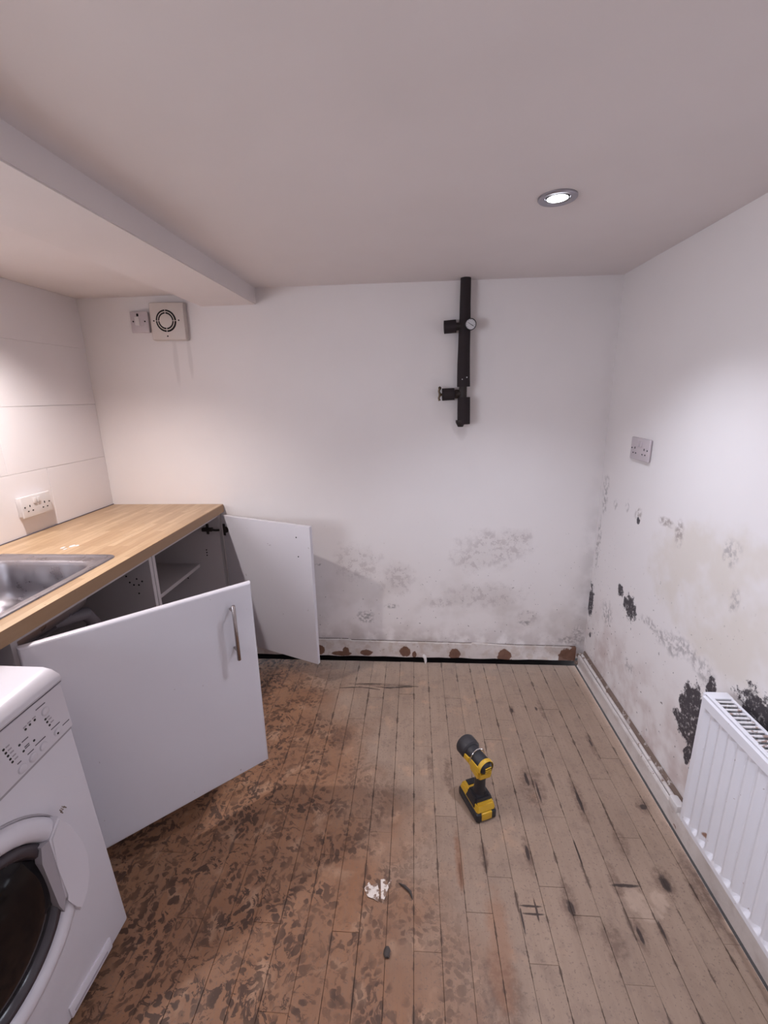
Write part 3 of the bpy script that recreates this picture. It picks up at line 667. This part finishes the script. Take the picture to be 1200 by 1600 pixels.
pol = [(.118, .530), (.098, .480), (.087, .420), (.085, .370), (.090, .322), (.106, .290), (.134, .266), (.142, .290), (.150, .330), (.154, .340), (.152, .420), (.148, .500)]
prism(bm, pol, lambda u, z: (.012, -u, z), lambda u, z: (.034 - .10*max(0, u-.125), -u, z))
bmesh.ops.bevel(bm, geom=[e for e in bm.edges if all(v.co.x > .013 for v in e.verts)], offset=.004, segments=3, affect='EDGES')
obj('door_pull', bm, M['wmplastic'], dr, local=True, smooth=True, angle=50)
bm = new(); prism(bm, [(.149, .500), (.154, .340), (.166, .312), (.172, .340), (.176, .47), (.168, .505)], lambda u, z: (.012, -u, z), lambda u, z: (.0285, -u, z)); obj('finger_recess', bm, M['wmgroove'], dr, local=True)
bm = new(); rbox(bm, -.002, .004, -.205, -.066, .015, .052, .004, 2); obj('filter_flap', bm, M['wmplastic'], wt, local=True, smooth=True)
obj('flap_slot', one(box, .003, .0048, -.195, -.085, .024, .030), M['greyprint'], wt, local=True)
bm = new(); random.seed(12)
for i in range(5):
    u, z_ = .105+random.uniform(-.008, .008), .535+random.uniform(-.006, .006); tube(bm, [(.0275, -u, z_), (.0275, -u+.004, z_-.008)], .0012, 5)
obj('rust_scratches', bm, M['timber'], dr, local=True)
for x in (-.05, -DP+.05):
    for y in (-.05, -W+.05):
        bm = new(); cyl(bm, (x, y, -.016 if y < -.3 else -.026), (x, y, .014), .018, n=14); obj('foot', bm, M['black'], wt, local=True)

# ------------------------------------------------------------------ radiator
RX, RZ0, RZ1, RY1, RY0 = 0.797, 0.170, 0.606, 1.112, 0.112
rt = thing('radiator', 'white fluted panel radiator on the right wall', 'radiator', ((RX+XR)/2, (RY0+RY1)/2, RZ0))
bm = new(); pitch = 0.0343; ys, ds = [], []
y = RY1; ys += [RY1, RY1-.012]; ds += [0, 0]; k = 0
while ys[-1] - pitch > RY0+.012:
    a = RY1-.012-k*pitch
    for f, dpt in ((.14, 0), (.34, 1), (.66, 1), (.86, 0)): ys.append(a-f*pitch); ds.append(dpt)
    k += 1
ys.append(RY0); ds.append(0)
zs = [(RZ0, 0, .004), (RZ0+.004, 0, 0), (RZ0+.018, 0, 0), (RZ0+.030, 1, 0), ((RZ0+RZ1)/2, 1, 0), (RZ1-.044, 1, 0), (RZ1-.032, 0, 0), (RZ1-.006, 0, 0), (RZ1-.001, 0, .005)]
g = [[bm.verts.new((RX + .0105*dz*dd + ex, yy, zz)) for yy, dd in zip(ys, ds)] for zz, dz, ex in zs]
for row in g:
    for v in row: bm.verts.remove(v)
for (za, da, ea), (zb, db, eb) in zip(zs, zs[1:]):      # each band has its own rows so the flute ends stay crisp
    a, b = ([bm.verts.new((RX + .0105*dz*dd + ex, yy, zz)) for yy, dd in zip(ys, ds)] for zz, dz, ex in ((za, da, ea), (zb, db, eb)))
    for i in range(len(ys)-1): bm.faces.new((a[i], a[i+1], b[i+1], b[i]))
obj('front_panel', bm, M['rad'], rt, smooth=True, angle=80)
obj('back_plate', one(box, RX+.0135, RX+.0165, RY0+.01, RY1-.01, RZ0+.01, RZ1-.012), M['rad'], rt)
for a, b in ((RY1-.002, RY1+.006), (RY0-.006, RY0+.002)):
    bm = new(); rbox(bm, RX+.002, XR-.032, a, b, RZ0+.006, RZ1+.004, .002, 2); obj('end_panel', bm, M['rad'], rt, smooth=True)
bm = new(); rbox(bm, RX+.008, XR-.034, RY1-.022, RY1+.0065, RZ1-.002, RZ1+.005, .002, 2); rbox(bm, RX+.008, XR-.034, RY0-.0065, RY0+.022, RZ1-.002, RZ1+.005, .002, 2)
rbox(bm, RX+.006, RX+.017, RY0, RY1, RZ1-.004, RZ1+.004, .0015, 1); rbox(bm, XR-.041, XR-.034, RY0, RY1, RZ1-.004, RZ1+.004, .0015, 1)
gr_ = obj('top_grille', bm, M['rad'], rt, smooth=True)
ny = int((RY1-RY0-.05)/.0155)
bm = new(); rbox(bm, RX+.017, XR-.041, -.0036, .0036, -.002, .002, .001, 1)
first = obj('slat', bm, M['grille'], gr_)
first.location = (0, RY1-.030, RZ1)
for i in range(1, ny+1):
    s = first.copy(); COL.objects.link(s); s.parent = gr_; s.matrix_parent_inverse = first.matrix_parent_inverse.copy(); s.location = (0, RY1-.030-i*.0155, RZ1)
bm = new(); box(bm, XR-.034, XR-.030, RY0+.01, RY1-.005, RZ0+.02, RZ1-.01); obj('rear_panel', bm, M['rad'], rt)
bm = new()
for i in range(int((RY1-RY0-.06)/.017)): box(bm, RX+.020, XR-.046, RY1-.035-i*.017-.001, RY1-.035-i*.017, RZ0+.03, RZ1-.03)
obj('convector_fins', bm, M['grille'], rt)
for yy in (RY1-.14, RY0+.14): obj('bracket', one(rbox, XR-.031, XR+.001, yy-.02, yy+.02, RZ0+.05, RZ1-.06, .002, 1), M['rad'], rt)

# ------------------------------------------------------------------ wall plates
def pinset(bm, cu, cz, put):
    for du, dz, w_, h_ in ((0, .012, .0022, .0042), (-.011, -.008, .0032, .0022), (.011, -.008, .0032, .0022)): put(bm, cu+du, cz+dz, w_, h_)
def wall_socket(name, label, xw, sgn, y0, z1, back, colr, dep):
    """double socket on a side wall: y0 is its far edge, the plate runs 147 mm towards the camera"""
    t = thing(name, label, 'socket', (xw, y0-.0735, z1-.0435))
    xs = sorted((xw+sgn*.0005, xw+sgn*dep)); bm = new()
    rbox(bm, *xs, y0-.147+.004, y0-.004, z1-.087+.004, z1-.004, min(.003, dep/3), 2); obj('back_box', bm, M[back], t, smooth=True)
    xp = sorted((xw+sgn*dep, xw+sgn*(dep+.009))); bm = new()
    rbox(bm, *xp, y0-.147, y0, z1-.087, z1, .004, 3); obj('face_plate', bm, M[colr], t, smooth=True)
    xf_ = xw+sgn*(dep+.009)
    def put(bm, y, z, w_, h_):
        a, b = sorted((xf_-sgn*.001, xf_+sgn*.0008)); box(bm, a, b, y-w_, y+w_, z-h_, z+h_)
    bm = new()
    for yy in (y0-.037, y0-.110): pinset(bm, yy, z1-.053, put)
    for yy in (y0-.013, y0-.134): cyl(bm, (xf_-sgn*.001, yy, z1-.043), (xf_+sgn*.0009, yy, z1-.043), .0032, n=10)
    obj('pin_holes', bm, M['hole'], t)
    for yy in (y0-.064, y0-.083):
        bm = new(); a, b = sorted((xf_-sgn*.002, xf_+sgn*.005)); rbox(bm, a, b, yy-.0075, yy+.0075, z1-.034, z1-.012, .002, 2); obj('rocker_switch', bm, M[colr], t, smooth=True)
wall_socket('double_socket', 'white double socket on the tiled wall above the worktop', XL+.0075, 1, 1.746, 1.058, 'white', 'white', .018)
wall_socket('double_socket', 'greyed double socket on the mouldy right wall', XR, -1, 1.886, 1.241, 'greyplate', 'greyplate', .004)

t = thing('fan_switch', 'small grey isolator switch on the back wall left of the extractor fan', 'switch', (-1.272, D, 1.770), (0, math.radians(0.8), 0))
L = dict(parent=t, local=True, smooth=True)
obj('back_box', one(rbox, -.041, .041, -.012, -.0005, -.044, .044, .003, 2), M['greyplate'], **L)
obj('face_plate', one(rbox, -.043, .043, -.020, -.012, -.046, .046, .004, 2), M['greyplate'], **L)
bm = new(); rbox(bm, -.020, -.001, -.0245, -.018, -.014, .022, .002, 2); obj('rocker_switch', bm, M['white'], **L)
bm = new(); rbox(bm, .002, .019, -.0225, -.018, -.016, .014, .002, 2); obj('rocker_switch', bm, M['greyplate'], **L)
bm = new(); rbox(bm, -.011, -.001, -.0212, -.019, .025, .037, .001, 1)
for x in (-.029, .027): cyl(bm, (x, -.0212, .003), (x, -.019, .003), .0035, n=12)
obj('screws_and_neon', bm, M['hole'], parent=t, local=True)

t = thing('extractor_fan', 'square yellowed extractor fan with round black grille on the back wall', 'fan', (-1.130, D, 1.768), (0, math.radians(1.2), 0))
L = dict(parent=t, local=True, smooth=True)
obj('housing', one(rbox, -.082, .082, -.030, -.0005, -.082, .082, .006, 2), M['oldwhite'], **L)
bm = new(); rbox(bm, -.080, .080, -.0335, -.029, -.079, .079, .003, 2); obj('face_plate', bm, M['oldwhite'], **L)
fx, fz, fy = -.006, .002, -.0335
bm = new(); lathe(bm, [(.048, 0), (.048, .0012), (.026, .0012)], (fx, fy, fz), (0, -1, 0), 40, True, True); obj('grille_opening', bm, M['hole'], parent=t, local=True)
bm = new(); lathe(bm, [(.0405, .001), (.0405, .0032), (.0370, .0032), (.0370, .001)], (fx, fy, fz), (0, -1, 0), 40, False, False); obj('grille_ring', bm, M['oldwhite'], **L)
bm = new(); lathe(bm, [(.030, .001), (.030, .0036), (.027, .0046)], (fx, fy, fz), (0, -1, 0), 40); obj('hub_cap', bm, M['oldwhite'], **L)
for a in range(4):
    bm = new(); an = a*PI/2; p, q = (math.cos(an), math.sin(an)), (-math.sin(an), math.cos(an))
    prism(bm, [(.028, -.0011), (.049, -.0011), (.049, .0011), (.028, .0011)], lambda r, s: (fx+p[0]*r+q[0]*s, fy-.001, fz+p[1]*r+q[1]*s), lambda r, s: (fx+p[0]*r+q[0]*s, fy-.0032, fz+p[1]*r+q[1]*s))
    obj('grille_spoke', bm, M['oldwhite'], parent=t, local=True)
bm = new()
for x, zz in ((-.064, .002), (.054, .004), (-.006, -.064)): cyl(bm, (x, fy-.001, zz), (x, fy+.002, zz), .0034, n=12)
obj('screws', bm, M['hole'], parent=t, local=True)

# ------------------------------------------------------------------ lagged pipe with valves and gauge on the back wall
YP = D-.038
t = thing('lagged_pipe', 'black foam-lagged pipe with valves dropping from the ceiling on the back wall', 'pipe', (.225, YP, 1.28))
bm = new(); tube(bm, [(.222, YP, H+.001), (.222, YP, 1.80), (.223, YP, 1.74), (.222, YP, 1.68), (.222, YP, 1.62), (.222, YP, 1.55), (.224, YP, 1.452)], [.0225, .0235, .0245, .026, .0265, .028, .0295], 24)
obj('pipe_lagging', bm, M['foam'], t, smooth=True)
bm = new(); tube(bm, [(.227, YP, 1.406), (.228, YP, 1.34), (.229, YP, 1.285)], [.0285, .0290, .0290], 24); obj('pipe_lagging', bm, M['foam'], t, smooth=True)
bm = new(); cyl(bm, (.222, YP, 1.29), (.222, YP, 1.62), .018); rbox(bm, .205, .236, YP-.016, YP+.016, 1.400, 1.456, .004, 2); lathe(bm, [(.012, 0), (.016, .008), (.0225, .02), (.0225, .03)], (.214, YP-.004, 1.273), (0, 0, 1), 18)
obj('pipe', bm, M['darkmetal'], t, smooth=True)
bm = new(); cyl(bm, (.205, YP, 1.709), (.175, YP, 1.709), .0165); obj('upper_branch', bm, M['darkmetal'], t, smooth=True)
bm = new(); cyl(bm, (.184, YP, 1.710), (.132, YP, 1.707), .0275, .0275, 24); obj('branch_lagging', bm, M['foam'], t, smooth=True)
bm = new(); cyl(bm, (.212, YP, 1.422), (.178, YP, 1.420), .018); lathe(bm, [(.022, 0), (.022, .012)], (.198, YP, 1.421), (-1, 0, 0), 6); obj('lower_branch', bm, M['darkmetal'], t, smooth=True, angle=25)
bm = new(); cyl(bm, (.183, YP, 1.421), (.128, YP, 1.419), .0265, .0275, 24); obj('branch_lagging', bm, M['foam'], t, smooth=True)
bm = new(); cyl(bm, (.130, YP, 1.419), (.112, YP, 1.419), .006); tube(bm, [(.117, YP, 1.392), (.113, YP, 1.404), (.119, YP, 1.419), (.113, YP, 1.434), (.117, YP, 1.446)], [.006, .0045, .0065, .0045, .0065], 10)
lathe(bm, [(.001, 0), (.0055, .003), (.0075, .0075), (.0055, .012), (.001, .015)], (.117, YP, 1.441), (0, 0, 1), 12); obj('valve_handle', bm, M['brass'], t, smooth=True)
bm = new(); lathe(bm, [(.0235, 0), (.0245, .012), (.0245, .018), (.0215, .019), (.0210, .016)], (.243, YP-.022, 1.711), (.05, -1, .02), 32, True, False)
gz = obj('pressure_gauge', bm, M['black'], t, smooth=True); gz['label'] = 'round pressure gauge with a white dial and black rim'
bm = new(); ga = Vector((.05, -1, .02)).normalized(); gc = Vector((.243, YP-.022, 1.711))+ga*.0165
lathe(bm, [(.0212, -.001), (.0212, 0)], gc, ga, 32); obj('dial', bm, M['dial'], gz)
bm = new(); u, v, a = frame(ga)
tube(bm, [gc+ga*.001+u*s*.016*.8-v*s*.016*.5 for s in (-.9, 0, .9)], [.0006, .0009, .0014], 6)
for k in range(9):
    an = -.6+k*(PI+1.2)/8; e = u*math.cos(an)+v*math.sin(an); tube(bm, [gc+ga*.0006+e*.0165, gc+ga*.0006+e*.0195], .0006, 5)
obj('needle', bm, M['hole'], gz)
bm = new(); cyl(bm, (.235, YP-.0275, 1.492), (.235, YP-.0305, 1.492), .003, n=8); cyl(bm, (.215, YP-.027, 1.484), (.215, YP-.030, 1.484), .0022, n=8); obj('paint_specks', bm, M['dial'], t)

# ------------------------------------------------------------------ cordless work torch standing on the floor
fh = Vector((-.38, .925, 0)).normalized(); rz = math.atan2(fh.y, fh.x)-PI/2
t = thing('work_torch', 'yellow and black cordless work torch standing on its battery on the floorboards', 'torch', (.222, 1.285, 0), (0, 0, rz))
L = dict(parent=t, local=True, smooth=True)
def taper(bm, x0, x1, y0, y1, z0, z1, k, b=.004, sh=0):
    tb = new(); v = box(tb, x0, x1, y0, y1, z0, z1)
    cx_, cy_ = (x0+x1)/2, (y0+y1)/2
    for q in tb.verts:
        if q.co.z > (z0+z1)/2: q.co.x = cx_+(q.co.x-cx_)*k; q.co.y = cy_+(q.co.y-cy_)*k+sh
    bmesh.ops.bevel(tb, geom=tb.edges[:], offset=b, segments=2, affect='EDGES'); merge(bm, tb)
bm = new(); rbox(bm, -.039, .039, -.066, .066, .0, .034, .006, 3); bat = obj('battery', bm, M['rubber'], **L)
bm = new(); rbox(bm, -.0405, .0405, -.045, .045, .008, .024, .003, 1); obj('battery_grip', bm, M['greyrub'], bat, local=True, smooth=True)
bm = new(); rbox(bm, -.020, .020, -.0685, -.060, .006, .036, .003, 2); obj('battery_label', bm, M['yellow'], bat, local=True, smooth=True)
bm = new(); taper(bm, -.037, .037, -.064, .064, .033, .062, .86, .005); obj('base_housing', bm, M['yellow'], **L)
bm = new(); rbox(bm, -.018, .018, .030, .054, .060, .0645, .002, 2); obj('top_pad', bm, M['rubber'], **L)
bm = new(); taper(bm, -.040, .040, -.050, .022, .040, .078, .72, .006); obj('handle_foot', bm, M['rubber'], **L)
bm = new(); tube(bm, [(0, -.012, .07), (0, -.013, .095), (0, -.014, .125), (0, -.016, .155), (0, -.018, .175)], [.024, .0195, .0185, .019, .021], 18); obj('handle', bm, M['rubber'], **L)
bm = new(); taper(bm, -.027, .027, -.045, .016, .150, .186, 1.08, .008); obj('neck_housing', bm, M['yellow'], **L)
hd = Vector((-.13, .97, .03)).normalized(); h0 = Vector((.004, -.046, .198)); u, v, a = frame(hd)
hm = Matrix(((u.x, v.x, a.x, h0.x), (u.y, v.y, a.y, h0.y), (u.z, v.z, a.z, h0.z), (0, 0, 0, 1)))
def H_(bm, f): tb = new(); f(tb); merge(bm, tb, hm); return bm
hb = obj('head', H_(new(), lambda b: lathe(b, [(.014, -.006), (.022, .0), (.0265, .012), (.0265, .06), (.0285, .078), (.0285, .086)], (0, 0, 0), (0, 0, 1), 24)), M['rubber'], **L)
obj('bezel', H_(new(), lambda b: lathe(b, [(.030, .082), (.036, .088), (.0375, .097), (.0375, .122), (.034, .128), (.030, .1265), (.028, .118)], (0, 0, 0), (0, 0, 1), 28)), M['greyrub'], hb, local=True, smooth=True)
def sidepl(b, s):
    rbox(b, s*.0245-.0045, s*.0245+.0045, -.024, .006, .008, .064, .003, 2)
for s in (-1, 1): obj('side_cover', H_(new(), lambda b: sidepl(b, s)), M['yellow'], hb, local=True, smooth=True)
for s in (-1, 1): obj('fin', H_(new(), lambda b: rbox(b, s*.028-.004, s*.028+.004, -.018, .004, .060, .096, .003, 2)), M['yellow'], hb, local=True, smooth=True)
obj('rear_frame', H_(new(), lambda b: lathe(b, [(.0275, .0), (.0300, .004), (.0300, .013), (.0272, .016)], (0, 0, 0), (0, 0, 1), 28, False, False)), M['yellow'], hb, local=True, smooth=True)
for k in range(3):
    obj('vent', H_(new(), lambda b: rbox(b, -.012, .012, -.0015-.008+k*.008, .0015-.008+k*.008, -.010+abs(k-1)*.001, -.001, .001, 1)), M['yellow'], hb, local=True, smooth=True)
def hook(b):
    tube(b, [(.030*math.cos(q), .036*math.sin(q), .052) for q in [k*PI/10 for k in range(11)]], .0016, 8)
obj('hanging_hook', H_(new(), hook), M['chrome'], hb, local=True, smooth=True)

STUFF = ('system_holes', 'screw_holes', 'pin_holes', 'indicator_lights', 'legend_marks', 'small_print', 'screws', 'screws_and_neon', 'paint_specks', 'rust_scratches', 'convector_fins', 'drainer_ridges', 'rubble', 'paint_gap', 'needle')
for o in bpy.data.objects:
    if o.name.split('.')[0] in STUFF: o['kind'] = 'stuff'
# ------------------------------------------------------------------ loose scraps
random.seed(21)
def scrap(name, label, cat, mat, poly, h, bend=0.004):
    bm = new()
    a = [bm.verts.new((x, y, .0004+bend*random.random())) for x, y in poly]; b = [bm.verts.new((v.co.x, v.co.y, v.co.z+h)) for v in a]
    bm.faces.new(a[::-1]); bm.faces.new(b)
    for i in range(len(a)): bm.faces.new((a[i], a[(i+1) % len(a)], b[(i+1) % len(a)], b[i]))
    return tag(obj(name, bm, mat), label, cat)
scrap('paper_scrap', 'torn white paper scrap lying on the floorboards, left fragment', 'paper', M['paper'], [(-.150, .985), (-.138, .962), (-.118, .957), (-.106, .950), (-.104, .975), (-.112, 1.0), (-.130, .992), (-.138, 1.003)], .0005)
scrap('paper_scrap', 'torn white paper scrap on the floorboards, V-shaped right fragment', 'paper', M['paper'], [(-.103, 1.012), (-.098, .960), (-.092, .948), (-.080, .985), (-.069, 1.010), (-.074, 1.015), (-.080, .998), (-.088, .998), (-.088, 1.015)], .0005)
bm = new(); tube(bm, [(-.047, 1.004, .003), (-.030, .994, .006), (-.014, .982, .004), (-.006, .962, .002)], [.0012, .0042, .0045, .0008], 6)
tag(obj('wood_splinter', bm, M['splinter'], smooth=True), 'dark curled splinter beside the torn paper scraps on the floor', 'debris')
bm = new(); tb = new(); bmesh.ops.create_icosphere(tb, subdivisions=2, radius=.009)
for v in tb.verts: v.co = Vector((v.co.x*1.0, v.co.y*1.4, v.co.z*.6))*(1+random.uniform(-.18, .18))+Vector((-.073, .83, .0052))
merge(bm, tb); tag(obj('pebble', bm, M['splinter'], smooth=True), 'small dark lump of dirt near the front of the floor', 'debris')
bm = new(); tube(bm, [(.045, D-.018, .050), (.057, D-.024, .042), (.060, D-.030, .022), (.058, D-.034, .008)], [.010, .009, .007, .002], 7)
tag(obj('plaster_flake', bm, M['white'], smooth=True), 'curl of white flaking paint hanging off the back skirting board', 'debris')
bm = new()
for i in range(7):
    x, y, a = -.19+random.uniform(-.16, .16), 1.94+random.uniform(-.025, .025), random.uniform(-.4, .3); l = random.uniform(.03, .07)
    tube(bm, [(x-l*math.cos(a), y-l*math.sin(a)*.5, .0012), (x, y, .003), (x+l*math.cos(a), y+l*math.sin(a)*.5, .0012)], [.0006, .0015, .0006], 5)
tag(obj('wood_slivers', bm, M['splinter']), 'thin dark wood slivers scattered on the floor near the back wall', 'debris')['kind'] = 'stuff'
